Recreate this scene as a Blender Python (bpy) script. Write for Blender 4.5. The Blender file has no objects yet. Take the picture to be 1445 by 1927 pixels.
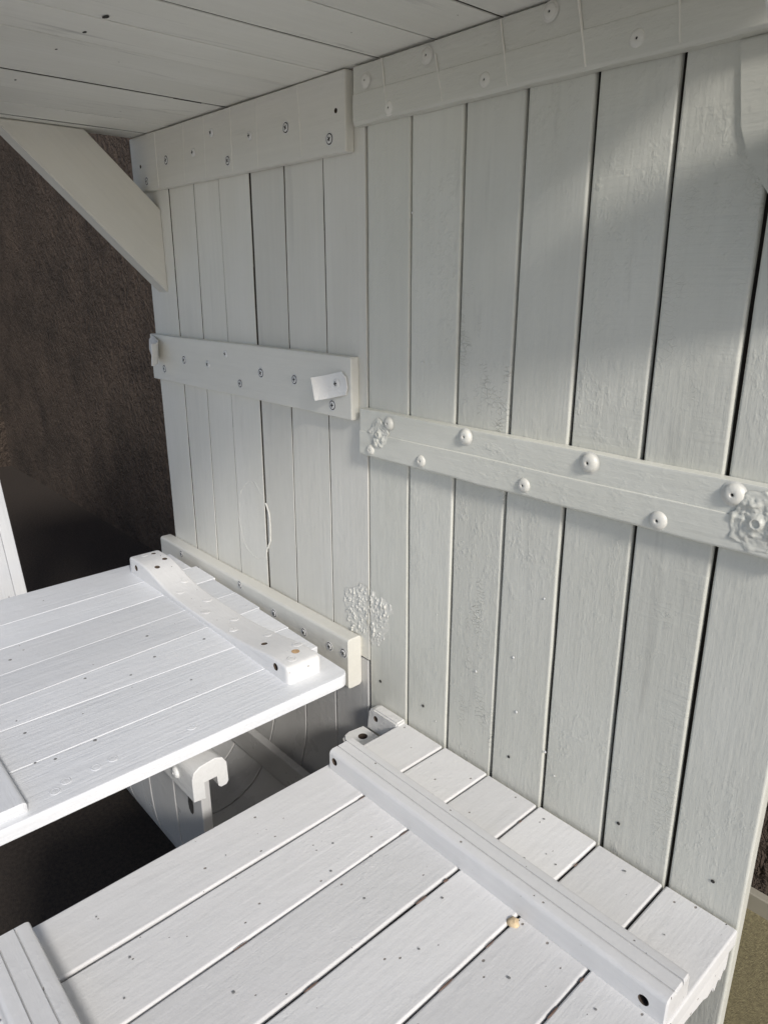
import bpy, math, random
from mathutils import Vector, Matrix, noise
random.seed(7)
S = 0.56            # design units -> metres (design unit: wall 0.75 in front of the camera)
FL = 1.2            # camera height above the floor in design units
scene = bpy.context.scene
C = scene.collection
# ------------------------------------------------------------------ camera
cam = bpy.data.cameras.new('camera')
cam_o = bpy.data.objects.new('camera', cam); C.objects.link(cam_o)
cam.sensor_fit = 'VERTICAL'; cam.sensor_height = 24.0
cam.lens = 24.0 * 1340.9 / 1927.0
cam.clip_start = 0.01; cam.clip_end = 500
yaw, pitch, roll = 0.83245, 0.31483, -0.00158
fw = Vector((-math.sin(yaw)*math.cos(pitch), math.cos(yaw)*math.cos(pitch), -math.sin(pitch)))
rt = fw.cross(Vector((0, 0, 1))).normalized(); up = rt.cross(fw)
r2 = math.cos(roll)*rt + math.sin(roll)*up; u2 = -math.sin(roll)*rt + math.cos(roll)*up
m = Matrix((r2, u2, -fw)).transposed().to_4x4()
m.translation = Vector((0, 0, FL*S))
cam_o.matrix_world = m
scene.camera = cam_o
# ------------------------------------------------------------------ world + sun
SUN_EL, SUN_AZ = math.radians(31), math.radians(-17)   # azimuth measured from +x towards +y
w = bpy.data.worlds.new('World'); scene.world = w; w.use_nodes = True
nt = w.node_tree; bg = nt.nodes['Background']
sky = nt.nodes.new('ShaderNodeTexSky'); sky.sky_type = 'NISHITA'; sky.sun_disc = False
sky.sun_elevation = SUN_EL; sky.sun_rotation = math.pi/2 - SUN_AZ
sky.dust_density = 1.0; sky.air_density = 0.7; sky.ozone_density = 0.6
nt.links.new(sky.outputs[0], bg.inputs[0]); bg.inputs[1].default_value = 0.118
sun = bpy.data.lights.new('sun', 'SUN'); sun.energy = 2.8; sun.angle = math.radians(9); sun.color = (1.0, 0.963, 0.915)
so = bpy.data.objects.new('sun', sun); C.objects.link(so)
sd = Vector((math.cos(SUN_EL)*math.cos(SUN_AZ), math.cos(SUN_EL)*math.sin(SUN_AZ), math.sin(SUN_EL)))
so.rotation_euler = sd.to_track_quat('Z', 'Y').to_euler(); so.location = sd*8
scene.view_settings.view_transform = 'Standard'; scene.view_settings.look = 'None'
scene.view_settings.gamma = 1.0; scene.view_settings.exposure = 0.08
scene.cycles.max_bounces = 8; scene.cycles.diffuse_bounces = 5
scene.cycles.use_denoising = True

# ------------------------------------------------------------------ materials
def N(nt, t, **k):
    n = nt.nodes.new(t)
    for a, v in k.items():
        if a == 'inp':
            for i, x in v.items(): n.inputs[i].default_value = x
        else: setattr(n, a, v)
    return n
def base_coords(nt, rnd=True):
    tc = N(nt, 'ShaderNodeTexCoord')
    sc = N(nt, 'ShaderNodeVectorMath', operation='SCALE', inp={3: 1.0/S})
    nt.links.new(tc.outputs['Object'], sc.inputs[0])
    if not rnd: return sc.outputs[0]
    oi = N(nt, 'ShaderNodeObjectInfo')
    ml = N(nt, 'ShaderNodeMath', operation='MULTIPLY', inp={1: 37.0}); nt.links.new(oi.outputs['Random'], ml.inputs[0])
    ad = N(nt, 'ShaderNodeVectorMath', operation='ADD')
    nt.links.new(sc.outputs[0], ad.inputs[0]); nt.links.new(ml.outputs[0], ad.inputs[1])
    return ad.outputs[0]
def stretch(nt, v, s):
    m = N(nt, 'ShaderNodeVectorMath', operation='MULTIPLY'); m.inputs[1].default_value = s
    nt.links.new(v, m.inputs[0]); return m.outputs[0]
def noise_n(nt, v, scale, detail=4, rough=.55, dist=0):
    n = N(nt, 'ShaderNodeTexNoise', inp={'Scale': scale, 'Detail': detail, 'Roughness': rough, 'Distortion': dist})
    nt.links.new(v, n.inputs['Vector']); return n.outputs['Fac']
def rng(nt, f, a, b, c, d):
    n = N(nt, 'ShaderNodeMapRange', inp={1: a, 2: b, 3: c, 4: d}); nt.links.new(f, n.inputs[0]); return n.outputs[0]
def mth(nt, op, a, b=None):
    n = N(nt, 'ShaderNodeMath', operation=op)
    for i, x in ((0, a), (1, b)):
        if x is None: continue
        if hasattr(x, 'node'): nt.links.new(x, n.inputs[i])
        else: n.inputs[i].default_value = x
    return n.outputs[0]
def mixc(nt, f, a, b, mode='MIX'):
    n = N(nt, 'ShaderNodeMix', data_type='RGBA', blend_type=mode)
    for i, x in ((0, f), (6, a), (7, b)):
        if hasattr(x, 'node'): nt.links.new(x, n.inputs[i])
        else: n.inputs[i].default_value = x
    return n.outputs[2]

def paint(name, col, col2, rough=.45, grain=.35, brush=.35, speck=0.0, stain=0.0, dirt=(.16, .13, .10, 1), pock=0.2):
    mt = bpy.data.materials.new(name); mt.use_nodes = True; nt = mt.node_tree
    bs = nt.nodes['Principled BSDF']; L = nt.links
    v = base_coords(nt)
    mott = noise_n(nt, stretch(nt, v, (1.2, 3, 3)), 3.0, 5)
    c = mixc(nt, rng(nt, mott, .35, .65, 0, 1), col+(1,), col2+(1,))
    st = noise_n(nt, stretch(nt, v, (1.5, 55, 55)), 2.2, 5, .6)
    c = mixc(nt, rng(nt, st, .3, .7, .10, 0), c, (.42, .41, .38, 1))
    # board-to-board tone
    oi = N(nt, 'ShaderNodeObjectInfo')
    tone = rng(nt, oi.outputs['Random'], 0, 1, .90, 1.04)
    hs = N(nt, 'ShaderNodeHueSaturation'); L.new(c, hs.inputs['Color']); L.new(tone, hs.inputs['Value']); c = hs.outputs[0]
    if stain:
        sn = noise_n(nt, stretch(nt, v, (1.6, 14, 14)), 2.0, 6, .62, .6)
        c = mixc(nt, rng(nt, sn, .60, .74, 0, stain), c, (.20, .195, .18, 1))
    # small specks of dirt
    sf = None
    if speck:
        vo = N(nt, 'ShaderNodeTexVoronoi', inp={'Scale': 85.0, 'Randomness': 1.0}); L.new(stretch(nt, v, (.8, 1, 1)), vo.inputs['Vector'])
        vc = N(nt, 'ShaderNodeSeparateColor'); L.new(vo.outputs['Color'], vc.inputs[0])
        big = rng(nt, vc.outputs['Green'], 0, 1, .03, .15)
        d = mth(nt, 'SUBTRACT', big, vo.outputs['Distance'])
        msk = rng(nt, d, 0, .03, 0, 1)
        clus = noise_n(nt, v, 7.0, 3)
        th = rng(nt, clus, .35, .7, 1.01-.2*speck, .985-.7*speck)
        sel = mth(nt, 'GREATER_THAN', vc.outputs['Red'], th)
        sf = mth(nt, 'MULTIPLY', msk, sel)
        c = mixc(nt, mth(nt, 'MULTIPLY', sf, .8), c, dirt)
    L.new(c, bs.inputs['Base Color'])
    rn = noise_n(nt, v, 14, 3)
    L.new(rng(nt, rn, .3, .7, rough-.08, rough+.10), bs.inputs['Roughness'])
    bs.inputs['Specular IOR Level'].default_value = .45
    # relief: long grain, brush marks, pocks
    g1 = noise_n(nt, stretch(nt, v, (3, 90, 90)), 1.6, 6, .62)
    g2 = noise_n(nt, stretch(nt, v, (22, 160, 160)), 1.5, 4, .6)
    g3 = noise_n(nt, v, 26, 4, .6)
    h = mth(nt, 'ADD', mth(nt, 'MULTIPLY', g1, grain), mth(nt, 'MULTIPLY', g2, brush*.5))
    h = mth(nt, 'ADD', h, mth(nt, 'MULTIPLY', g3, .5))
    pk = noise_n(nt, stretch(nt, v, (.7, 1, 1)), 75, 3, .7)
    pm = rng(nt, noise_n(nt, v, 4.0, 3), .45, .7, .15, 1)
    h = mth(nt, 'ADD', h, mth(nt, 'MULTIPLY', mth(nt, 'MULTIPLY', rng(nt, pk, .5, .8, 0, 1), pm), pock))
    # crackled enamel (object property) : cells with raised rims
    at = N(nt, 'ShaderNodeAttribute', attribute_type='OBJECT', attribute_name='crackle')
    cv = N(nt, 'ShaderNodeTexVoronoi', feature='DISTANCE_TO_EDGE', inp={'Scale': 105.0})
    wob = noise_n(nt, v, 60, 3)
    vw = N(nt, 'ShaderNodeVectorMath', operation='ADD'); L.new(stretch(nt, v, (1.5, .7, 1)), vw.inputs[0])
    wv = N(nt, 'ShaderNodeVectorMath', operation='SCALE', inp={3: .02}); 
    cb = N(nt, 'ShaderNodeCombineXYZ'); L.new(wob, cb.inputs[0]); L.new(noise_n(nt, v, 71, 2), cb.inputs[1])
    L.new(cb.outputs[0], wv.inputs[0]); L.new(wv.outputs[0], vw.inputs[1]); L.new(vw.outputs[0], cv.inputs['Vector'])
    rim = rng(nt, cv.outputs['Distance'], 0, .06, 1, 0)
    cm = rng(nt, noise_n(nt, stretch(nt, v, (1, 2.4, 1)), 4.2, 4, .65), .56, .66, 0, 1)
    ck = mth(nt, 'MULTIPLY', mth(nt, 'MULTIPLY', rim, cm), at.outputs['Fac'])
    h = mth(nt, 'ADD', h, mth(nt, 'MULTIPLY', ck, .55))
    # saw marks across the grain (object property)
    at2 = N(nt, 'ShaderNodeAttribute', attribute_type='OBJECT', attribute_name='saw')
    sw = noise_n(nt, stretch(nt, v, (130, 5, 5)), 1.3, 3, .55)
    sm = rng(nt, noise_n(nt, v, 3.1, 3), .42, .62, .1, 1)
    h = mth(nt, 'ADD', h, mth(nt, 'MULTIPLY', mth(nt, 'MULTIPLY', sw, sm), mth(nt, 'MULTIPLY', at2.outputs['Fac'], .6)))
    if sf is not None: h = mth(nt, 'SUBTRACT', h, mth(nt, 'MULTIPLY', sf, .5))
    bp = N(nt, 'ShaderNodeBump', inp={'Strength': .9, 'Distance': .0011*S*1.8}); L.new(h, bp.inputs['Height'])
    L.new(bp.outputs[0], bs.inputs['Normal'])
    return mt
M_WALL = paint('wall_paint', (.665, .66, .585), (.705, .70, .63), rough=.38, grain=.24, brush=.35, stain=.22, pock=.55)
M_LEFT = paint('panel_paint', (.72, .705, .635), (.76, .745, .68), rough=.40, grain=.26, brush=.35, stain=.15, pock=.2)
M_CEIL = paint('ceiling_paint', (.78, .77, .70), (.82, .81, .745), rough=.5, grain=.3, stain=.55, speck=.12, pock=.2)
M_SEAT = paint('seat_paint', (.76, .755, .74), (.80, .79, .775), rough=.5, grain=.18, brush=.3, speck=.95, stain=.14, pock=.25)
M_TABLE = paint('table_paint', (.74, .755, .775), (.78, .79, .805), rough=.45, grain=.6, speck=.10, pock=.1)
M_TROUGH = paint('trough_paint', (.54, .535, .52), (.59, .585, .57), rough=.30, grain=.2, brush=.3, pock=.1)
M_BLOB = paint('thick_paint', (.76, .755, .73), (.80, .795, .77), rough=.32, pock=.8)

M_STREAK = paint('light_streak_tone', (.82, .80, .725), (.86, .84, .77), rough=.3, grain=.0, brush=.0, pock=0)  # pale tone standing in for light that falls through the ceiling gaps
def simple(name, col, rough=.8, scale=40, var=.4, bump=0, bscale=200, metallic=0):
    mt = bpy.data.materials.new(name); mt.use_nodes = True; nt = mt.node_tree; bs = nt.nodes['Principled BSDF']
    v = base_coords(nt, False)
    f = noise_n(nt, v, scale, 6, .65)
    a = tuple(x*(1-var) for x in col)+(1,); b = tuple(min(1, x*(1+var)) for x in col)+(1,)
    nt.links.new(mixc(nt, rng(nt, f, .3, .7, 0, 1), a, b), bs.inputs['Base Color'])
    bs.inputs['Roughness'].default_value = rough; bs.inputs['Metallic'].default_value = metallic
    if bump:
        g = noise_n(nt, v, bscale, 5, .7)
        bp = N(nt, 'ShaderNodeBump', inp={'Strength': 1.0, 'Distance': bump}); nt.links.new(g, bp.inputs['Height'])
        nt.links.new(bp.outputs[0], bs.inputs['Normal'])
    return mt
M_DARK = simple('screw_recess', (.035, .033, .03), .9)
M_GREY = simple('dull_nail', (.22, .22, .215), .6)
M_HOLE = simple('raw_hole', (.075, .055, .04), .9)
M_RAW = simple('raw_back', (.055, .048, .040), .9)
M_RUST = simple('bare_wood', (.50, .33, .18), .8, 90, .3)
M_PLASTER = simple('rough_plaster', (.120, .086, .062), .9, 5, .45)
def plaster():
    nt = M_PLASTER.node_tree; bs = nt.nodes['Principled BSDF']; v = base_coords(nt, False)
    a = noise_n(nt, stretch(nt, v, (1, 1, .7)), 46, 4, .6, .5)
    b = noise_n(nt, v, 90, 3, .6)
    h = mth(nt, 'ADD', mth(nt, 'MULTIPLY', a, 1.0), mth(nt, 'MULTIPLY', b, .25))
    bp = N(nt, 'ShaderNodeBump', inp={'Strength': 1.0, 'Distance': .12}); nt.links.new(h, bp.inputs['Height'])
    nt.links.new(bp.outputs[0], bs.inputs['Normal'])
plaster()
M_FLOOR = simple('floor_carpet', (.045, .033, .024), .95, 120, .5, .004, 420)
M_SKIRT = simple('skirting_paint', (.42, .39, .31), .6, 8, .1)

# ------------------------------------------------------------------ object helpers
MECACHE = {}
def V(x, y, z): return Vector((x, y, z+FL))
def frame(o, X, Y):
    X = Vector(X).normalized(); Y = Vector(Y).normalized(); Z = X.cross(Y)
    m = Matrix((X, Y, Z)).transposed().to_4x4(); m.translation = o; return m
def link(name, me, mat, parent=None, mw=None):
    o = bpy.data.objects.new(name, me); C.objects.link(o)
    want = list(mat) if isinstance(mat, (list, tuple)) else [mat]
    if len(me.materials) and [x for x in me.materials] != want:
        key = (me.name, want[0].name)
        if key not in MECACHE:
            MECACHE[key] = me.copy(); MECACHE[key].materials.clear()
            for x in want: MECACHE[key].materials.append(x)
        me = MECACHE[key]; o.data = me
    for x in (mat if isinstance(mat, (list, tuple)) else [mat]): 
        if len(me.materials) < (len(mat) if isinstance(mat, (list, tuple)) else 1): me.materials.append(x)
    mw = mw or Matrix()
    if parent is not None:
        o.parent = parent; o.matrix_local = WM[parent.name].inverted() @ mw
    else: o.matrix_local = mw
    WM[o.name] = mw.copy()
    return o
WM = {}
def thing(name, label, cat, loc, group=None):
    o = bpy.data.objects.new(name, None); C.objects.link(o); o.location = loc
    o['label'] = label; o['category'] = cat
    if group: o['group'] = group
    WM[o.name] = Matrix.Translation(loc); return o
def mesh(name, vs, fs, smooth=True, mi=None):
    me = bpy.data.meshes.new(name); me.from_pydata(vs, [], fs)
    me.polygons.foreach_set('use_smooth', [smooth]*len(fs))
    if mi: me.polygons.foreach_set('material_index', mi)
    me.update(); return me
def sharp(me, ang=35):
    try: me.set_sharp_from_angle(angle=math.radians(ang))
    except Exception: pass
    return me
def sweep(name, L, prof, stations=None, capin=.0012, seed=None, raw=None):
    """sweep a closed profile prof(t)->[(y,z)...] along local X from 0 to L, ends slightly rounded"""
    seed = random.random()*99 if seed is None else seed
    n = stations if isinstance(stations, int) else max(8, int(L/.05))
    ts = [0, capin/L] + [i/n for i in range(1, n)] + [1-capin/L, 1] if not isinstance(stations, list) else stations
    vs, fs = [], []; k = None
    for j, t in enumerate(ts):
        p = prof(t); k = len(p)
        cy = sum(a for a, b in p)/k; cz = sum(b for a, b in p)/k
        sh = 1.0
        end = (j == 0 or j == len(ts)-1)
        for a, b in p:
            if end:
                dy, dz = a-cy, b-cz; ly = abs(dy)+1e-9; lz = abs(dz)+1e-9
                a = cy+math.copysign(max(0, ly-capin), dy); b = cz+math.copysign(max(0, lz-capin), dz)
            vs.append((t*L, a, b))
    for j in range(len(ts)-1):
        for i in range(k):
            i2 = (i+1) % k
            fs.append((j*k+i, (j+1)*k+i, (j+1)*k+i2, j*k+i2))
    fs.append(tuple(range(k))); b0 = (len(ts)-1)*k
    fs.append(tuple(b0+i for i in reversed(range(k))))
    me = mesh(name, vs, fs)
    import bmesh
    bm = bmesh.new(); bm.from_mesh(me); bmesh.ops.recalc_face_normals(bm, faces=bm.faces)
    if raw is not None:
        for f in bm.faces:
            if all(v.co.z < raw+.0001 for v in f.verts) : f.material_index = 1
    bm.to_mesh(me); bm.free()
    return sharp(me, 40)
def rrect(yl, yr, z0, z1, r, rb=None, cut=None):
    rb = r if rb is None else rb; out = []
    if cut:
        p = rrect(yl, yr, z0, z1, r, rb)
        return p[:8]+[(yr, z1-cut)]+p[8:]+[(yl, z1-cut)]
    for (cy, cz, a0, rr) in ((yl+rb, z0+rb, 180, rb), (yr-rb, z0+rb, 270, rb), (yr-r, z1-r, 0, r), (yl+r, z1-r, 90, r)):
        for q in (0, 30, 60, 90):
            a = math.radians(a0+q); out.append((cy+rr*math.cos(a), cz+rr*math.sin(a)))
    return out
def plank(parent, name, O, X, Y, L, w0, w1, T, mat, r=.002, gap=(.0, .0), wob=.0006, lab=None, capin=.0015, edge=True, cut=.0065):
    """w0=(yl,yr) at start, w1 at the end; outer face at local z=0"""
    s = random.random()*100
    def prof(t):
        yl = w0[0]+(w1[0]-w0[0])*t + gap[0]/2 + wob*noise.noise(Vector((t*L*9, s, 0)))
        yr = w0[1]+(w1[1]-w0[1])*t - gap[1]/2 + wob*noise.noise(Vector((t*L*9, s+7, 0)))
        zz = wob*.7*noise.noise(Vector((t*L*3, s+19, 0)))
        return rrect(yl, yr, -T, zz, r, None, cut if edge else None)
    o = link(name, sweep(name, L, prof, raw=-cut+.0005 if edge else None), [mat, M_RAW], parent, frame(O, X, Y))
    if lab: o['label'] = lab
    return o
def lathe(pr, n=20):
    """pr: list of (radius,z) from centre outwards/down"""
    vs, fs = [], []
    for r, z in pr:
        for i in range(n): a = 2*math.pi*i/n; vs.append((r*math.cos(a), r*math.sin(a), z))
    for j in range(len(pr)-1):
        for i in range(n):
            i2 = (i+1) % n; fs.append((j*n+i, (j+1)*n+i, (j+1)*n+i2, j*n+i2))
    return vs, fs
WX, WY = (1, 0, 0), (0, 0, 1)               # frame of things lying on the wall: X right, Y up, Z towards the room

# screws ------------------------------------------------------------
def screw_mesh(R, ring=True, name='screw'):
    vs, fs = lathe([(0.0001, .0010), (R*.86, .0008), (R*.93, .0002), (R*1.08, .0002), (R*1.16, .0009), (R*1.30, .0001)] if ring
                   else [(0.0001, .0022), (R*.7, .0019), (R*.95, .0010), (R*1.1, .0001)], 18)
    mi = []
    rows = 5 if ring else 3
    for j in range(rows):
        mi += [1 if (ring and j in (1, 2)) else 0]*18
    zt = .0013 if ring else .0025
    a, b = R*.48, R*.13
    for k, (px, py) in enumerate(((a, b), (b, a))):
        i = len(vs); vs += [(-px, -py, zt+k*.0001), (px, -py, zt+k*.0001), (px, py, zt+k*.0001), (-px, py, zt+k*.0001)]
        fs.append((i, i+1, i+2, i+3)); mi.append(1)
    return mesh(name, vs, fs, True, mi)
SC_RING = screw_mesh(.0072); SC_PAINT = screw_mesh(.0068, False)
def put(name, me, mats, parent, pos, X=WX, Y=WY, rot=0, sc=1):
    mw = frame(pos, X, Y) @ Matrix.Rotation(rot, 4, 'Z') @ Matrix.Diagonal((sc, sc, sc, 1))
    return link(name, me, mats, parent, mw)
def dome_mesh(R=.0105, H=.0050):
    vs, fs = lathe([(.0001, H-.0022), (R*.16, H-.0022), (R*.17, H-.0002), (R*.3, H+.0003), (R*.62, H*.92), (R*.85, H*.68), (R, H*.3), (R*1.04, .0002), (R*1.25, -.0004)], 22)
    return mesh('domed_screw', vs, fs, True, [1]*22 + [0]*(22*7))
DOME = dome_mesh()
def dot_mesh(R, name, lump=.3):
    vs, fs = lathe([(.0001, .0003), (R*.8, .0003), (R, .0001), (R*1.25, .0000)], 10)
    vs = [(x*(1+lump*noise.noise(Vector((x*900, y*900, 3)))), y*(1+lump*noise.noise(Vector((y*900, x*900, 8)))), z) for x, y, z in vs]
    return mesh(name, vs, fs, True, None)
DOT = dot_mesh(.0026, 'nail_dent'); PLUG = None
def plug_mesh(R=.0075):
    vs, fs = lathe([(.0001, .0004), (R*.80, .0004), (R*.88, .0002), (R*.97, .0010), (R*1.12, .0008), (R*1.3, -.0002)], 20)
    return mesh('filled_hole', vs, fs)
PLUG = plug_mesh()
def bore(parent, obj, pos, R, X, Y, depth=.03):
    """cut a real round hole into obj at pos (axis = X x Y)"""
    import bmesh
    bm = bmesh.new(); bmesh.ops.create_cone(bm, cap_ends=True, segments=24, radius1=R, radius2=R, depth=depth*2)
    me = bpy.data.meshes.new('cutter'); bm.to_mesh(me); bm.free()
    me.materials.append(M_HOLE)
    c = bpy.data.objects.new('cutter', me); C.objects.link(c)
    c.matrix_world = WM[obj.name].inverted() @ frame(pos, X, Y)
    me2 = obj.data; tmp = bpy.data.objects.new('tmp_body', me2); C.objects.link(tmp)
    md = tmp.modifiers.new('b', 'BOOLEAN'); md.object = c; md.operation = 'DIFFERENCE'; md.solver = 'EXACT'; md.material_mode = 'TRANSFER'
    bpy.context.view_layer.update()
    ev = tmp.evaluated_get(bpy.context.evaluated_depsgraph_get())
    new = bpy.data.meshes.new_from_object(ev)
    obj.data = sharp(new, 40)
    bpy.data.objects.remove(tmp); bpy.data.objects.remove(c)

# ------------------------------------------------------------------ setting
def slab(name, x0, x1, y0, y1, z0, z1, mat, kind='structure'):
    cx, cy, cz = (x0+x1)/2, (y0+y1)/2, z0
    a, b = (x1-x0)/2, (y1-y0)/2; h = z1-z0
    vs = [(-a, -b, 0), (a, -b, 0), (a, b, 0), (-a, b, 0), (-a, -b, h), (a, -b, h), (a, b, h), (-a, b, h)]
    fs = [(0, 3, 2, 1), (4, 5, 6, 7), (0, 1, 5, 4), (1, 2, 6, 5), (2, 3, 7, 6), (3, 0, 4, 7)]
    o = link(name, mesh(name, vs, fs, False), mat, None, Matrix.Translation(V(cx, cy, cz)))
    if kind: o['kind'] = kind
    return o
slab('floor', -5.2, .30, -1.3, 1.3, -1.25, -1.2, M_FLOOR)
slab('patio_paving', -40, 40, -40, 40, -1.30, -1.215, simple('pale_paving', (.62, .60, .56), .9, 3, .10))
slab('floor_mat', -1.3, .30, .86, 1.279, -1.2, -1.193, simple('olive_mat', (.36, .31, .17), .95, 160, .35, .004, 420))
lw = slab('house_wall', -5.4, -5.2, -1.3, 1.3, -1.2, 3.0, M_PLASTER, None)  # added wall, shuts out sky light from the left
lw['label'] = 'dark plastered side wall added at the far left to block sky light'; lw['category'] = 'wall'
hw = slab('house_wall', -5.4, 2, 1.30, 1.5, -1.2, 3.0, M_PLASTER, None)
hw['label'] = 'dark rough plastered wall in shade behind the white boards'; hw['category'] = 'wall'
sk = sweep('skirting_board', 2.8, lambda t: rrect(0, .045, -.02, 0, .003))
sk = link('skirting_board', sk, M_SKIRT, None, frame(V(-.9, 1.279, -1.199), WX, WY))
sk['label'] = 'pale skirting strip along the foot of the dark wall'; sk['category'] = 'skirting'

# ------------------------------------------------------------------ left board panel
Z0, ZT = -.655, .284
def wall_planks(parent, top, bot, z0, z1, gaps, mat, T=.018, y=.75, r=.002, props={}, cut=.0065, yj=.0008, cap=.0015):
    tz, bz = .17, -.6
    for i in range(len(top)-1):
        def at(k, z): return bot[k]+(top[k]-bot[k])*(z-bz)/(tz-bz)
        cx = (at(i, 0)+at(i+1, 0))/2
        # local X up, local Y = -x
        w0 = (-(at(i+1, z0)-cx), -(at(i, z0)-cx)); w1 = (-(at(i+1, z1)-cx), -(at(i, z1)-cx))
        dy = random.uniform(-yj, yj)
        o = plank(parent, 'plank', V(cx, y+dy, z0), (0, 0, 1), (-1, 0, 0), z1-z0, w0, w1, T, mat, r, (gaps[i+1], gaps[i]), wob=.0009, edge=(i < len(top)-2), cut=cut, capin=cap)
        for k, v in props.get(i, {}).items(): o[k] = v
lp = thing('board_panel', 'narrow tongue-tight white board panel on the left, screwed rails with two pipe clips', 'board panel', V(-1.23, .75, -.655))
wall_planks(lp, [-1.602, -1.480, -1.376, -1.279, -1.173, -1.070, -.964, -.862], [-1.602, -1.492, -1.394, -1.291, -1.182, -1.082, -.966, -.862],
            Z0, ZT, [0, .0030, .0030, .0036, .0042, .0040, .0038, .003], M_LEFT, r=.0009, cut=.0014, yj=.0014, cap=.0004)
# last board goes on behind the ledger down to the seat
RAILS = []
def rail(parent, x0, x1, z0, z1, yf, yb, mat, r=.0025, lab=None, prof=None, bow=0.0):
    L = x1-x0; H = z1-z0; T = yb-yf; s = random.random()*50
    if prof is None:
        def prof(t):
            a = .0009*noise.noise(Vector((t*L*8, s, 0))); b = .0011*noise.noise(Vector((t*L*7, s+5, 0)))
            return rrect(0+a, H+b, -T, 0, r)
    o = link('rail', sweep('rail', L, prof, max(10, int(L/.025)), capin=.0022), mat, parent, frame(V(x0, yf, z0), WX, WY))
    if lab: o['label'] = lab
    return o
def screws(par, pts, y, dark=(), me_dark=None):
    for i, (x, z) in enumerate(pts):
        ring = i in dark
        o = put('screw', SC_RING if ring else SC_PAINT, [M_BLOB, M_DARK], par, V(x, y-.0002, z), rot=random.uniform(0, 1.5), sc=random.uniform(.95, 1.08))
rt_ = rail(lp, -1.606, -.886, .178, .284, .733, .7495, M_LEFT, lab='top rail under the ceiling boards')
screws(rt_, [(-1.54, .197), (-1.446, .227), (-1.335, .228), (-1.264, .252), (-1.214, .201), (-1.139, .231), (-1.034, .229), (-.924, .199)], .733, dark=(0, 1, 4, 6, 7))
for x, z in ((-1.563, .227), (-.908, .234)):
    bore(lp, rt_, V(x, .733, z), .0035, WX, WY, .012)
bore(lp, rt_, V(-1.262, .733, .250), .0045, WX, WY, .005)
rm = rail(lp, -1.601, -.882, -.217, -.116, .733, .7495, M_LEFT, lab='middle rail carrying the pipe clips')
screws(rm, [(-1.541, -.19), (-1.443, -.163), (-1.34, -.164), (-1.267, -.138), (-1.22, -.191), (-1.144, -.164), (-1.038, -.166), (-.932, -.198)], .733, dark=(0, 1, 4, 5, 6, 7))
rl = rail(lp, -1.625, -.884, -.712, -.612, .718, .7495, M_LEFT, r=.006, lab='ledger rail behind the folding table')
screws(rl, [(-1.513, -.627), (-1.43, -.643), (-1.248, -.622), (-1.12, -.643), (-1.019, -.647), (-.939, -.645), (-.898, -.642)], .718, dark=(0, 1, 2, 3, 4, 5, 6))

def streaks(par, lst, y, w=.0006):  # thin pale ridges that paint light streaks onto the rails
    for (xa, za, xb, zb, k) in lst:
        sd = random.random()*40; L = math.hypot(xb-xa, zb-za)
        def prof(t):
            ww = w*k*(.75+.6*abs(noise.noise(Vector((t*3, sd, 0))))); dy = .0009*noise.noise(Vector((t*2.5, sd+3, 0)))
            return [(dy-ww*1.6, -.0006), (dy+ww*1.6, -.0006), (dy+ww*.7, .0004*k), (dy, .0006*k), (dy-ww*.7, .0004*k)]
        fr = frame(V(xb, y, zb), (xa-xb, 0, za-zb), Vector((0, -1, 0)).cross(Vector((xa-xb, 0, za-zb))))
        link('light_streak', sweep('light_streak', L, prof, 12, capin=.0003), M_STREAK, par, fr)
streaks(rt_, [(-1.487, .282, -1.488, .182, 1), (-1.367, .282, -1.376, .182, .8), (-1.289, .282, -1.294, .182, .7), (-1.197, .282, -1.2, .182, 1.1), (-1.116, .282, -1.118, .182, .8), (-1.0, .282, -.995, .182, 1.2)], .733)
# C-shaped pipe clips on the middle rail
def clip(x, z, rot, w=.038, sc=1.0):
    path = [(.028, .0012), (.020, .0006), (.004, .0022), (-.004, .0050)]
    R = .030
    for k in range(1, 9):
        a = math.radians(8*k+10)
        path.append((-.004-R*math.sin(a)*1.0, .005+R*(1-math.cos(a))*1.0))
    th = .0022; n = len(path); vs, fs = [], []
    for i, (p, q) in enumerate(path):
        a = path[max(0, i-1)]; b = path[min(n-1, i+1)]
        t = Vector((b[0]-a[0], b[1]-a[1])).normalized(); nn = Vector((t.y, -t.x))
        for (yy, o) in ((-w/2, 0), (w/2, 0), (w/2, 1), (-w/2, 1)):
            # rounded free end of the screwed tongue
            cut = .010 if i == 0 else 0
            y2 = math.copysign(abs(yy)-cut, yy)
            vs.append((p*sc+nn.x*th*o, y2*sc, q*sc+nn.y*th*o))
    for i in range(n-1):
        for k in range(4):
            k2 = (k+1) % 4; fs.append((i*4+k, i*4+k2, (i+1)*4+k2, (i+1)*4+k))
    fs += [(0, 3, 2, 1), tuple((n-1)*4+k for k in range(4))]
    import bmesh
    me = mesh('pipe_clip', vs, fs); bm = bmesh.new(); bm.from_mesh(me)
    bmesh.ops.recalc_face_normals(bm, faces=bm.faces); bm.to_mesh(me); bm.free(); sharp(me, 35)
    mw = frame(V(x, .7325, z), WX, WY) @ Matrix.Rotation(rot, 4, 'Z')
    c = link('pipe_clip', me, M_BLOB, lp, mw)
    s = link('screw', SC_PAINT, [M_BLOB, M_DARK], c, mw @ Matrix.Translation((.004, .002, .0042)) @ Matrix.Diagonal((1.15, 1.15, 1.2, 1)))
    return c
clip(-.918, -.163, math.radians(14))['label'] = 'bent pipe clip near the right end of the middle rail'
clip(-1.562, -.147, math.radians(168), w=.036, sc=1.35)['label'] = 'small pipe clip at the far left end of the middle rail'

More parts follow.
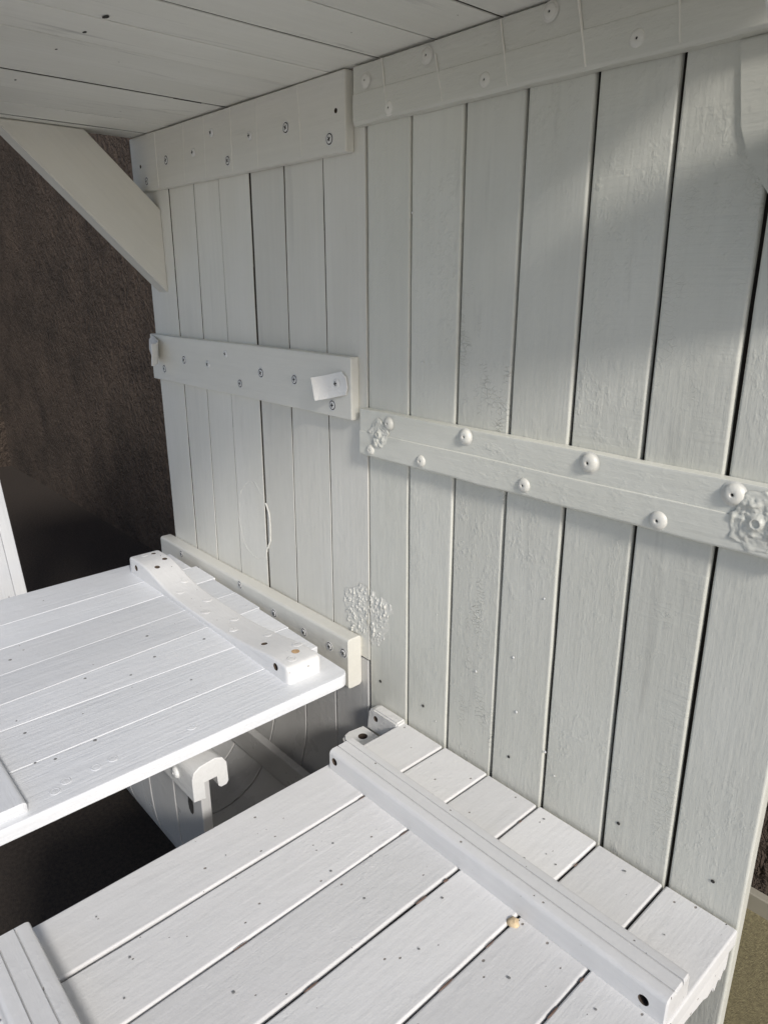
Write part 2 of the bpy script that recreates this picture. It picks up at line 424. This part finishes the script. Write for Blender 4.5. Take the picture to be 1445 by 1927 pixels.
# ------------------------------------------------------------------ right board panel
rp = thing('board_panel', 'tall wide-gapped white board panel on the right reaching down past the seat', 'board panel', V(-.53, .75, -1.2))
TOPX = [-.860, -.769, -.673, -.578, -.486, -.391, -.295, -.200]; BOTX = [-.862, -.766, -.673, -.579, -.484, -.385, -.291, -.200]
wall_planks(rp, TOPX, BOTX, -1.19, ZT, [.001, .0032, .0036, .0042, .0044, .0048, .0050, 0], M_WALL, T=.020, r=.0034,
            props={2: {'crackle': 1.0}, 5: {'saw': 1.0, 'crackle': .3}, 4: {'saw': .7}, 6: {'saw': .2, 'crackle': .1}, 3: {'saw': .3}})
def ridged(H, T, L, seed, chip=.0):
    def prof(t):
        a = .0016*noise.noise(Vector((t*L*14, seed, 0))) ; b = .0012*noise.noise(Vector((t*L*9, seed+5, 0)))
        h = .52*H + .001*noise.noise(Vector((t*L*6, seed+9, 0)))
        c = abs(noise.noise(Vector((t*L*30, seed+2, 0))))*chip
        return [(a, -T), (a, -.0035), (a+.0012+c, -.0012), (a+.004+c, 0), (h-.0016, 0), (h, -.0004), (h+.0006, -.0016), (H+b-.0035, -.0016), (H+b-.001, -.0024), (H+b, -.0045), (H+b, -T)]
    return prof
r1 = rail(rp, -.873, -.203, .209, .284, .734, .7495, M_WALL, lab='top rail with a rough lower edge', prof=ridged(.075, .0155, .55, 3.3, .003))
r2_ = rail(rp, -.867, -.202, -.270, -.195, .734, .7495, M_WALL, lab='middle rail with domed screws and two torn paint lumps', prof=ridged(.075, .0155, .66, 8.1, .001))
for x, z in [(-.844, .262), (-.796, .221), (-.726, .269), (-.629, .225), (-.541, .274), (-.434, .227)]:
    put('domed_screw', DOME, [M_LEFT, M_DARK], r1, V(x, .7345, z), rot=random.random()*3, sc=.8).scale = (.8, .8, .45)
for i, (x, z) in enumerate([(-.796, -.21), (-.838, -.258), (-.64, -.206), (-.725, -.256), (-.537, -.254), (-.445, -.207), (-.276, -.209), (-.352, -.256)]):
    o = put('domed_screw', DOME, [M_LEFT, M_DARK], r2_, V(x, .7345, z), rot=random.random()*3, sc=(.85, .8, .95, .85, .9, 1.05, 1.05, 1.0)[i])
streaks(r1, [(-.81, .282, -.799, .213, 1.2), (-.711, .268, -.697, .213, 1.2), (-.609, .282, -.594, .213, 1.2), (-.507, .282, -.491, .213, 1.9), (-.398, .275, -.388, .213, 1.6)], .734)
def lump(parent, x, z, R, y=.7335, seed=1, hole=.35):
    nr, na = 26, 72; vs, fs = [], []
    for j in range(nr+1):
        u = j/nr
        for i in range(na):
            a = 2*math.pi*i/na
            rr = R*u*(1+u*(.30*noise.noise(Vector((math.cos(a)*1.3, math.sin(a)*1.3, seed)))+.16*noise.noise(Vector((math.cos(a)*4, math.sin(a)*4, seed)))))
            px, py = rr*math.cos(a), rr*math.sin(a)
            ring = math.exp(-((u-.66)/.17)**2)
            h = .0050*max(0, .12+noise.noise(Vector((px*75, py*75, seed+4)))+.5*noise.noise(Vector((px*190, py*190, seed+8))))*(1-math.exp(-(u/.42)**4)) + .0046*math.exp(-(u/.26)**4)
            h += .0013*noise.noise(Vector((px*300, py*420, seed)))*(1 if .35 < u < .95 else .1)
            if .12 > u: h -= .003
            vs.append((px, py, max(-.0008, h*(1-u**6)) if u < 1 else -.001))
    for j in range(nr):
        for i in range(na):
            i2 = (i+1) % na; fs.append((j*na+i, (j+1)*na+i, (j+1)*na+i2, j*na+i2))
    return put('paint_lump', mesh('paint_lump', vs, fs), M_WALL, parent, V(x, y, z))
lump(r2_, -.818, -.230, .022, seed=2.2); lump(r2_, -.250, -.234, .030, seed=5.1)
# corner gusset at the upper right, filled over with paint
def poly_prism(name, pts, T, mat, parent, mw, r=.0012):
    import bmesh
    bm = bmesh.new(); vs = [bm.verts.new((a, b, 0)) for a, b in pts]; f = bm.faces.new(vs)
    ex = bmesh.ops.extrude_face_region(bm, geom=[f])
    for v in ex['geom']:
        if isinstance(v, bmesh.types.BMVert): v.co.z -= T
    bmesh.ops.recalc_face_normals(bm, faces=bm.faces)
    bmesh.ops.bevel(bm, geom=list(bm.edges), offset=r, segments=2, affect='EDGES', clamp_overlap=True)
    me = bpy.data.meshes.new(name); bm.to_mesh(me); bm.free()
    me.polygons.foreach_set('use_smooth', [True]*len(me.polygons)); sharp(me, 35)
    return link(name, me, mat, parent, mw)
g = poly_prism('corner_gusset', [(-.338, .2085), (-.334, .18), (-.327, .135), (-.318, .112), (-.296, .080), (-.204, -.05), (-.204, .2085)], .0055, M_WALL, rp, frame(V(0, .7472, 0), WX, WY), r=.0015)

# torn paint patch over the joint, and an oval peel
def patch(parent, cx, cz, rx, rz, x0, x1, y, seed, hmax=.0023, rot=0):
    n = 110; vs, fs, idx = [], [], {}
    for j in range(n+1):
        for i in range(n+1):
            u, v = -1+2*i/n, -1+2*j/n
            px, pz = cx+u*rx, cz+v*rz
            if px < x0 or px > x1: continue
            d = math.hypot(u, v)*(1+.32*noise.noise(Vector((u*1.4, v*1.4, seed)))+.22*noise.noise(Vector((u*5, v*5, seed)))+.12*noise.noise(Vector((u*14, v*14, seed))))
            if d > .99: continue
            tear = noise.noise(Vector((px*210, pz*110, seed)))*.7+noise.noise(Vector((px*420, pz*260, seed+3)))*.6
            h = hmax*(max(0, tear-.10)*2.0+.04)
            if d > .86: h = h*(1-(d-.86)/.13)
            idx[i, j] = len(vs); vs.append((px-cx, pz-cz, h-.0003 if d < .97 else -.001))
    for (i, j) in idx:
        if (i+1, j) in idx and (i, j+1) in idx and (i+1, j+1) in idx:
            fs.append((idx[i, j], idx[i+1, j], idx[i+1, j+1], idx[i, j+1]))
    o = put('torn_paint', mesh('torn_paint', vs, fs), M_LEFT, parent, V(cx, y, cz)); return o
patch(lp, -.868, -.562, .062, .052, -1, -.866, .7488, 1.3)
patch(rp, -.868, -.562, .068, .056, -.859, 0, .7492, 4.4)
def peel(parent, cx, cz, rx, rz):
    n = 120; vs, fs = [], []
    for i in range(n):
        a = 2*math.pi*i/n
        k = 1+.10*noise.noise(Vector((math.cos(a)*2, math.sin(a)*2, 3)))+.05*noise.noise(Vector((math.cos(a)*9, math.sin(a)*9, 1)))
        th = .0010*(1+.9*noise.noise(Vector((a*5, 2, 2))))
        for (o, h) in ((-th*1.5, -.0008), (-th*.5, .0006+th*.5), (th*.6, .0006+th*.4), (th*2.6, -.0008)):
            vs.append(((rx*k+o)*math.cos(a), (rz*k+o)*math.sin(a), h))
    for i in range(n):
        if noise.noise(Vector((i*.11, 5, 5))) < -.20: continue
        for q in range(3):
            i2 = (i+1) % n; fs.append((i*4+q, i*4+q+1, i2*4+q+1, i2*4+q))
    return put('peeled_edge', mesh('peeled_edge', vs, fs), M_LEFT, parent, V(cx, .7493, cz))
peel(lp, -1.226, -.478, .058, .083)
# nail holes in the right panel
for x, z in [(-.833, -.684), (-.726, -.683), (-.545, -.684), (-.362, -.687), (-.236, -.69), (-.322, .149)]:
    put('nail_hole', DOT, M_DARK, rp, V(x, .7487, z), sc=random.uniform(.7, .95))
random.seed(21)
for k in range(12):   # small paint nibs
    x, z = random.uniform(-.84, -.23), random.uniform(-.7, .15)
    put('paint_nib', DOT, M_BLOB, rp, V(x, .7489, z), sc=random.uniform(.3, .8)).scale.z = 2.2

# ------------------------------------------------------------------ ceiling boards
cl = thing('ceiling_deck', 'white painted board ceiling with dark stained gaps above the wall', 'board ceiling', V(-.6, .2, .286))
CX = [-1.602, -1.535, -1.43, -1.325, -1.222, -1.122, -1.020, -.925, -.828, -.720, -.614, -.51, -.405, -.30, -.20]
CG = [0, .0100, .0018, .0020, .0100, .0018, .0030, .0016, .0048, .0044, .0044, .003, .003, .003, 0]
for i in range(len(CX)-1):
    L = .68; y1 = .749
    cxm = (CX[i]+CX[i+1])/2; hw_ = (CX[i+1]-CX[i])/2
    # underside is the face seen: local X = -y, local Y = -x, Z = X x Y = down?
    plank(cl, 'plank', V(cxm, y1+random.uniform(-.0005, .0005), .286+random.uniform(-.0003, .0010)), (0, -1, 0), (-1, 0, 0), L, (-hw_, hw_), (-hw_, hw_), .019, M_CEIL, .0008, (CG[i+1], CG[i]), wob=.0010, cut=.0017)
rc = slab('gap_light_block', -1.60, -.20, .075, .748, .3062, .312, M_RAW, None)  # unseen sheet, added to keep sky light out of the board gaps
rc.parent = cl; rc.matrix_local = WM[cl.name].inverted() @ WM[rc.name]
for x, y, s_ in [(-.913, .404, 1.5), (-.982, .406, 1.0), (-1.074, .404, .7), (-1.269, .411, .7)]:
    o = put('knot_hole', DOT, M_DARK, cl, V(x, y, .2855), (0, -1, 0), (-1, 0, 0), sc=s_); o.scale = (s_*.7, s_*1.4, s_)

# ------------------------------------------------------------------ diagonal braces
def brace(x0, thick, lab, xt=None):
    xt = x0 if xt is None else xt
    pts = [(.7495, -.026, x0), (.7495, .141, x0), (.622, .2845, xt), (.455, .2845, xt)]
    vs = [V(x, y, z) for y, z, x in pts]+[V(x-thick, y, z) for y, z, x in pts]
    import bmesh
    bm = bmesh.new(); b = [bm.verts.new(v-V(x0, .75, .14)) for v in vs]
    for f in ((0, 1, 2, 3), (7, 6, 5, 4), (0, 4, 5, 1), (1, 5, 6, 2), (2, 6, 7, 3), (3, 7, 4, 0)): bm.faces.new([b[i] for i in f])
    bmesh.ops.recalc_face_normals(bm, faces=bm.faces)
    bmesh.ops.subdivide_edges(bm, edges=list(bm.edges), cuts=0)
    bmesh.ops.bevel(bm, geom=list(bm.edges), offset=.002, segments=2, affect='EDGES')
    me = bpy.data.meshes.new('diagonal_brace'); bm.to_mesh(me); bm.free()
    me.polygons.foreach_set('use_smooth', [True]*len(me.polygons)); sharp(me, 35)
    # rotate so that local X runs along the brace (grain)
    d = (V(xt, .455, .2845)-V(x0, .7495, -.026)).normalized()
    mw = frame(V(x0, .75, .14), d, Vector((1, 0, 0)).cross(d))
    me.transform(mw.to_3x3().inverted().to_4x4())
    o = link('diagonal_brace', me, M_LEFT, None, mw); o['label'] = lab; o['category'] = 'brace'; o['group'] = 'diagonal braces under the ceiling'
    return o
brace(-.200, .040, 'white diagonal brace at the right end of the panel, at the edge of view')
brace(-1.521, .045, 'broad white diagonal brace between ceiling and far left edge of the panel', -1.560)

# ------------------------------------------------------------------ folding table (tilts up slightly to the left)
th = .0232
TX = Vector((math.cos(th), 0, -math.sin(th))); TUP = Vector((math.sin(th), 0, math.cos(th)))
TO = V(-.841, 0, -.645)
def TP(x, y, h=0):     # point on the table top
    return TO + TX*((x+.841)/math.cos(th)) + Vector((0, y, 0)) + TUP*h
tb = thing('folding_table', 'white plank table top with a carved batten, hinged below the left panel', 'table', TP(-1.18, .4, -.022))
tb0 = [-1.535, -1.425, -1.334, -1.241, -1.148, -1.048, -.9495, -.841]    # at y=.59
tb1 = [-1.528, -1.398, -1.300, -1.210, -1.120, -1.062, -.953, -.846]    # at y=.0
tend = [.700, .712, .706, .707, .702, .699, .686]
tgap = [0, .0016, .0014, .0006, .0020, .0009, .0005, 0]
for i in range(7):
    y0, y1 = .03, tend[i]
    def ex(k, y): return tb1[k]+(tb0[k]-tb1[k])*(y/.59)
    L = y1-y0; cx = (tb0[i]+tb0[i+1])/2
    def e(k, y): return -(ex(k, y)-cx)
    s = random.random()*90
    last = (i == 6)
    def prof(t, i=i, y0=y0, L=L, s=s, last=last):
        y = y0+t*L
        yl = e(i+1, y)+tgap[i+1]/2+.0005*noise.noise(Vector((t*L*9, s, 0)))
        yr = e(i, y)-tgap[i]/2+.0005*noise.noise(Vector((t*L*9, s+7, 0)))
        if last:
            q = max(0, (y-(y0+L-.02))/.02); yl += .02*(1-math.sqrt(max(0, 1-q*q)))
        return rrect(yl, yr, -.022, 0, .0035 if last else .0012, .002)
    st = [0, .0015/L]+[k/16 for k in range(1, 16)]+[1-k/L for k in (.02, .016, .012, .008, .005, .003, .0015)]+[1]
    st = sorted(set(st))
    link('plank', sweep('plank', L, prof, st, capin=.0015), M_TABLE, tb, frame(TP(cx, y0), (0, 1, 0), -TX))
# carved batten across the planks
HP = [(-1.53, .027), (-1.515, .035), (-1.45, .040), (-1.405, .036), (-1.36, .023), (-1.31, .013), (-1.25, .010), (-1.13, .010), (-1.07, .014), (-1.0, .022), (-.945, .031), (-.90, .034), (-.878, .030)]
def hgt(x):
    for (a, p), (b, q) in zip(HP, HP[1:]):
        if a <= x <= b:
            u = (x-a)/(b-a); u = u*u*(3-2*u) if False else u; return p+(q-p)*u
    return HP[0][1] if x < HP[0][0] else HP[-1][1]
def hsm(x): return sum(hgt(x+d) for d in (-.02, -.01, 0, .01, .02))/5
bx0, bx1 = -1.500, -.878
def bprof(t):
    x = bx0+t*(bx1-bx0); h = hsm(x)
    wst = .002*math.cos((t-.5)*math.pi); e_ = min(t, 1-t)*(bx1-bx0); q_ = max(0, 1-e_/.010)
    h -= .010*(1-math.sqrt(max(0, 1-q_*q_))); wst += .006*(1-math.sqrt(max(0, 1-q_*q_)))
    return rrect(0+wst, .070-wst, -.0005, h, min(.005, h*.4), .001)
bt = link('carved_batten', sweep('carved_batten', bx1-bx0, bprof, sorted(set([0, .0008, .002, .004, .007, .011, .016]+[k/40 for k in range(1, 40)]+[1, .9992, .998, .996, .993, .989, .984])), capin=.001), M_SEAT, tb, frame(TP(bx0, .583), TX, (0, 1, 0)))
bt['label'] = 'batten thick at both ends and thin in the middle'
for x, z in ((-1.462, .020), (-.915, .019)):
    bore(tb, bt, TP(x, .583, z), .0068, TX, TUP, .022)
for x, y, sc in ((-1.475, .632, .9), (-1.430, .637, 1.0), (-1.405, .607, 1.0), (-.985, .607, 1.0)):
    bore(tb, bt, TP(x, y, hsm(x)+.004), .0058*sc, TX, (0, 1, 0), .018)
for x, y in ((-1.478, .612), (-1.335, .634), (-1.300, .605), (-1.235, .632), (-1.190, .603), (-1.125, .629), (-1.085, .603), (-1.015, .634), (-.935, .643), (-.900, .606)):
    sl = (hsm(x+.01)-hsm(x-.01))/.02; ax = (TX+TUP*sl).normalized()
    put('filled_hole', PLUG, M_SEAT, bt, TP(x, y, hsm(x)+.0002), ax, (0, 1, 0), sc=random.uniform(.8, 1.0))
o = put('bare_hole', dot_mesh(.0058, 'bare_hole', .1), M_RUST, bt, TP(-.915, .625, hsm(-.915)+.0004), TX, (0, 1, 0))
# second batten at the near end of the table
b3 = link('batten', sweep('batten', .66, lambda t: rrect(0, .075, -.0005, .015, .005, .001), 20, capin=.004), M_TABLE, tb, frame(TP(-1.515, .092), TX, (0, 1, 0)))
for x, y in [(-1.47, .385), (-1.045, .64), (-1.19, .48), (-1.11, .555), (-1.265, .262), (-1.12, .338), (-1.08, .40), (-1.03, .215), (-.945, .286), (-.95, .204), (-.94, .228), (-1.0, .47), (-1.11, .457), (-1.07, .215)]:
    put('nail_head', DOT, M_GREY, tb, TP(x, y, .0004), TX, (0, 1, 0), sc=random.uniform(.45, .95))
for x, y in [(-.888, .289), (-.885, .264), (-.881, .407), (-.884, .223), (-.873, .205)]:
    put('filled_hole', PLUG, M_TABLE, tb, TP(x, y, .0002), TX, (0, 1, 0), sc=.75)

# ------------------------------------------------------------------ seat
st_ = thing('plank_seat', 'long white plank seat with a grooved batten, dotted with small dirt specks', 'seat', V(-.48, .4, -.76))
SX = [-.768, -.674, -.580, -.485, -.387, -.290, -.199]
sg = [0, .0044, .0034, .0044, .0040, .0034, 0]
for i in range(6):
    L = .700; cx = (SX[i]+SX[i+1])/2; a = (SX[i+1]-SX[i])/2
    plank(st_, 'plank', V(cx, .045+.0015*(i % 2), -.733+random.uniform(-.0012, .0002)), (0, 1, 0), (-1, 0, 0), L, (-a, a), (-a, a), .024, M_SEAT, .0030, (sg[i+1], sg[i]), wob=.0012, edge=(0 < i < 5))
def groove_prof(W, H):
    def prof(t):
        s = .0006*noise.noise(Vector((t*12, 1.7, W)))
        g, d = .0011, .0032
        pts = [(0, -.0008), (W, -.0008), (W, H-.005), (W-.0015, H-.0015), (W-.005, H)]
        for c in (W*.70, W*.33):
            pts += [(c+g, H), (c+g*.4, H-d), (c-g*.4, H-d), (c-g, H)]
        pts += [(.006, H+s), (.002, H-.002), (0, H-.006)]
        return pts
    return prof
sb = link('batten', sweep('batten', .557, groove_prof(.050, .034), 30, capin=.002), M_SEAT, st_, frame(V(-.758, .572, -.733), WX, (0, 1, 0)))
sb['label'] = 'long grooved batten lying across the seat near the wall'
for x, z in ((-.744, -.714), (-.226, -.719)):
    bore(st_, sb, V(x, .572, z), .0062, WX, WY, .02)
sb2 = link('batten', sweep('batten', .545, groove_prof(.055, .034), 30, capin=.002), M_SEAT, st_, frame(V(-.745, .070, -.733), WX, (0, 1, 0)))
sb2['label'] = 'grooved batten across the near end of the seat'
random.seed(5)
for x, y in [(-.629, .477), (-.531, .449), (-.466, .521), (-.355, .603), (-.593, .445), (-.343, .497), (-.421, .676), (-.402, .67), (-.437, .648), (-.462, .728), (-.335, .727), (-.254, .675), (-.435, .449), (-.576, .501), (-.259, .536), (-.649, .199), (-.709, .358), (-.729, .192), (-.606, .174), (-.533, .264)]:
    put('nail_head', DOT, M_GREY, st_, V(x, y, -.7322), WX, (0, 1, 0), sc=random.uniform(.3, .62))
# chip of bare filler at a board corner
nv, nf = lathe([(.0001, .0042), (.003, .0040), (.0055, .0026), (.0075, 0.0), (.008, -.001)], 14)
nv = [(x*(1+.4*noise.noise(Vector((x*400, y*400, 1)))), y*(1+.4*noise.noise(Vector((x*400, y*400, 9)))), z*(1+.5*noise.noise(Vector((x*500, y*500, 4))))) for x, y, z in nv]
o = link('filler_chip', mesh('filler_chip', nv, nf), simple('filler', (.62, .48, .30), .9, 200, .3), st_, Matrix.Translation(V(-.385, .559, -.7335)))
for o_, x0_, x1_ in ((st_, -.765, -.205),):
    link('light_block_panel', sweep('light_block_panel', x1_-x0_, lambda t: rrect(0, .43 if o_ is st_ else .50, -.018, 0, .003), 12), M_SEAT, o_, frame(V(x0_, .042, -1.195), WX, WY))  # unseen panel, added to hold front light off the trough and floor
M_CHIP = simple('old_brown_paint', (.20, .13, .10), .8, 90, .4)
for x, y, a, b in ((-.5795, .562, 1.2, 4), (-.5795, .52, .7, 3), (-.4845, .50, .9, 5), (-.4845, .545, 1.4, 2), (-.387, .44, .8, 6), (-.6735, .566, 1.0, 3), (-.29, .50, .8, 5), (-.29, .555, 1, 2), (-.4845, .33, .8, 5), (-.387, .515, .6, 4), (-.387, .69, .8, 2), (-.4845, .70, .9, 2), (-.58, .30, .6, 5)):
    o = put('chip', DOT, M_CHIP, st_, V(x+.0022, y, -.7336), WX, (0, 1, 0)); o.scale = (a*.5, b*.6, 1)
# cleat with ragged paint drips under the right end of the seat
dr = [(.745, -.758), (.745, -.790), (.742, -.800), (.737, -.793), (.731, -.806), (.724, -.797), (.716, -.812), (.709, -.799), (.695, -.802), (.682, -.795), (.665, -.793), (.64, -.788), (.56, -.786), (.45, -.786), (.30, -.786), (.08, -.786), (.08, -.758)]
poly_prism('cleat', [(y, z) for y, z in dr], .022, M_SEAT, st_, frame(V(-.203, 0, 0), (0, 1, 0), (0, 0, 1)), r=.0012)['label'] = 'side cleat with ragged paint drips'

# ------------------------------------------------------------------ curved trough below the table
tr = thing('curved_trough', 'curved white stave trough in shade under the table, with a cross bar inside', 'trough', V(-1.2, .58, -1.12))
path = [(.75, -.658), (.75, -.76), (.75, -.86), (.749, -.90), (.744, -.94), (.735, -.975), (.722, -1.01), (.703, -1.045), (.678, -1.072), (.645, -1.09), (.60, -1.099), (.555, -1.092), (.515, -1.073), (.482, -1.045), (.455, -1.01), (.437, -.97), (.427, -.93), (.423, -.88), (.422, -.80), (.422, -.725)]
def smoothpath(p, n=3):
    out = []
    for i in range(len(p)-1):
        p0 = p[max(0, i-1)]; p1 = p[i]; p2 = p[i+1]; p3 = p[min(len(p)-1, i+2)]
        for k in range(n):
            t = k/n
            out.append(tuple(.5*((2*p1[c])+(-p0[c]+p2[c])*t+(2*p0[c]-5*p1[c]+4*p2[c]-p3[c])*t*t+(-p0[c]+3*p1[c]-3*p2[c]+p3[c])*t**3) for c in (0, 1)))
    out.append(p[-1]); return out
SP = smoothpath(path, 2)
def stave(xa, xb, T=.017, r=.0022):
    vs, fs = [], []; n = len(SP); W = (xb-xa)/2; cx = (xa+xb)/2
    for i, (y, z) in enumerate(SP):
        a = SP[max(0, i-1)]; b = SP[min(n-1, i+1)]
        t = Vector((b[0]-a[0], b[1]-a[1])).normalized(); nn = Vector((-t.y, t.x))   # outward (away from the hollow)
        if nn.x*(y-.585)+nn.y*(z+.85) < 0: nn = -nn
        for (px, q) in rrect(-W, W, 0, T, r):
            vs.append((px, y+nn.x*q-.585, z+nn.y*q+.9))
    k = 16
    for j in range(n-1):
        for i in range(k):
            i2 = (i+1) % k; fs.append((j*k+i, (j+1)*k+i, (j+1)*k+i2, j*k+i2))
    fs.append(tuple(range(k))); fs.append(tuple((n-1)*k+i for i in reversed(range(k))))
    me = mesh('stave', vs, fs)
    import bmesh
    bm = bmesh.new(); bm.from_mesh(me); bmesh.ops.recalc_face_normals(bm, faces=bm.faces); bm.to_mesh(me); bm.free(); sharp(me, 40)
    # object axes: X along z (grain) for the texture
    mw = Matrix.Translation(V(cx, .585, -.9))
    R = Matrix(((0, -1, 0), (0, 0, 1), (-1, 0, 0)))
    R = Matrix(((0, 0, 1), (1, 0, 0), (0, 1, 0))).transposed()
    fr = frame(V(cx, .585, -.9), (0, 0, 1), (1, 0, 0))
    me.transform(fr.to_3x3().inverted().to_4x4())
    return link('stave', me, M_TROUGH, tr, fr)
TE = [-1.60, -1.50, -1.40, -1.30, -1.185, -1.068, -.965, -.866]
for a, b in zip(TE, TE[1:]): stave(a+.0016, b-.0016)
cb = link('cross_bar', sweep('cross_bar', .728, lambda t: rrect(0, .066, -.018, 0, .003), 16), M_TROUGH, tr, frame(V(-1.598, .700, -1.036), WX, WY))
# knot hole in the outer face of the trough
kn = put('knot_hole', dot_mesh(.010, 'knot_hole', .4), M_DARK, tr, V(-.905, .4045, -.80), sc=1.0); kn.scale = (.8, 1.5, 1)
# end clamp hooked over the trough rim
HK = [(.398, -.749), (.398, -.715), (.401, -.703), (.410, -.695), (.428, -.691), (.440, -.698), (.4455, -.712), (.446, -.745), (.443, -.749), (.433, -.749), (.430, -.746), (.428, -.7205), (.404, -.7205), (.404, -.749)]
HK = [(.386, -.752), (.386, -.712), (.390, -.701), (.400, -.695), (.426, -.692), (.438, -.697), (.4450, -.709), (.446, -.743), (.442, -.748), (.433, -.748), (.429, -.744), (.4275, -.7235), (.4035, -.7235), (.4035, -.755)]
hk = sweep('hooked_rail', .30, lambda t: [(a-.42+.0006*noise.noise(Vector((t*9, a*90, 1))), b+.72+.0006*noise.noise(Vector((t*9, b*90, 2)))) for a, b in HK], 14, capin=.0015)
hk = link('hooked_rail', hk, M_BLOB, None, frame(V(-1.150, .42, -.72), WX, (0, 1, 0)))
hk['label'] = 'thickly painted white rail with a hooked end over the trough rim below the table'; hk['category'] = 'rail'
for x, z, sc in ((-.905, -.728, .9), (-.925, -.722, .7)):
    put('screw', DOME, [M_BLOB, M_DARK], hk, V(x, .3858, z), sc=sc)

# ------------------------------------------------------------------ corner bracket between panel and seat
cbk = thing('corner_bracket', 'small white angled bracket in the corner behind the end of the seat', 'bracket', V(-.81, .72, -.80))
up_ = poly_prism('upright_leg', [(-.846, -.776), (-.840, -.735), (-.828, -.728), (-.765, -.728), (-.765, -.776)], .022, M_BLOB, cbk, frame(V(0, .7255, 0), WX, WY), r=.003)
bore(cbk, up_, V(-.820, .7255, -.745), .0055, WX, WY, .012)
tp = [(-.765, .660)]+[(-.838+.022*math.cos(math.radians(a)), .684+.022*math.sin(math.radians(a))) for a in (270, 240, 210, 180)]+[(-.860, .735), (-.765, .735)]
tp = [(-.765, .665), (-.825, .665), (-.842, .668), (-.853, .677), (-.857, .690), (-.852, .7245), (-.765, .7245)]
fl_ = poly_prism('flat_leg', tp, .022, M_BLOB, cbk, frame(V(0, 0, -.772), WX, (0, 1, 0)), r=.004)
bore(cbk, fl_, V(-.826, .700, -.772), .0085, WX, (0, 1, 0), .010)

# ------------------------------------------------------------------ leaning post at the far left
pz = [(-1.75, .422, -.713), (-1.75, .405, -.20)]
a = V(-1.75, .430, -.95); b = V(-1.75, .300, 1.4-.62)
def leaning(a, b, lab):
    d = (b-a).normalized()
    mw = frame(a, d, Vector((1, 0, 0)).cross(d)); # face towards +x
    Yd = mw.col[1].xyz
    t = thing('leaning_frame', lab, 'frame', a)
    L = (b-a).length
    # local Y is in the plane; outer face towards +x
    fr = frame(a, d, Yd)
    sgn = -1 if Yd.y > 0 else 1
    def piece(y0, y1, T=.03):
        lo, hi = sorted((y0*sgn, y1*sgn))
        link('plank', sweep('plank', L, lambda t_: rrect(lo, hi, -T, 0, .002), 14), M_TABLE, t, fr)
    piece(0, .026); piece(.0265, .12); 
    return t
leaning(V(-1.75, .422+.0175, -.95), V(-1.75, .396, -.20), 'pale blue-white leaning board cut off by the left edge, behind the table')

for o in list(scene.objects):
    if o.type == 'MESH' and not o.name.startswith(('paint_lump', 'torn', 'peeled', 'screw', 'domed', 'nail', 'filled', 'paint_nib')):
        md = o.modifiers.new('weighted', 'WEIGHTED_NORMAL'); md.mode = 'FACE_AREA'; md.weight = 80; md.keep_sharp = True
# ------------------------------------------------------------------ scale everything to metres
done = set()
for o in list(scene.objects):
    if o.type == 'MESH':
        if o.data.name not in done:
            done.add(o.data.name); o.data.transform(Matrix.Scale(S, 4))
    if o.type in ('MESH', 'EMPTY'):
        o.location = o.location*S
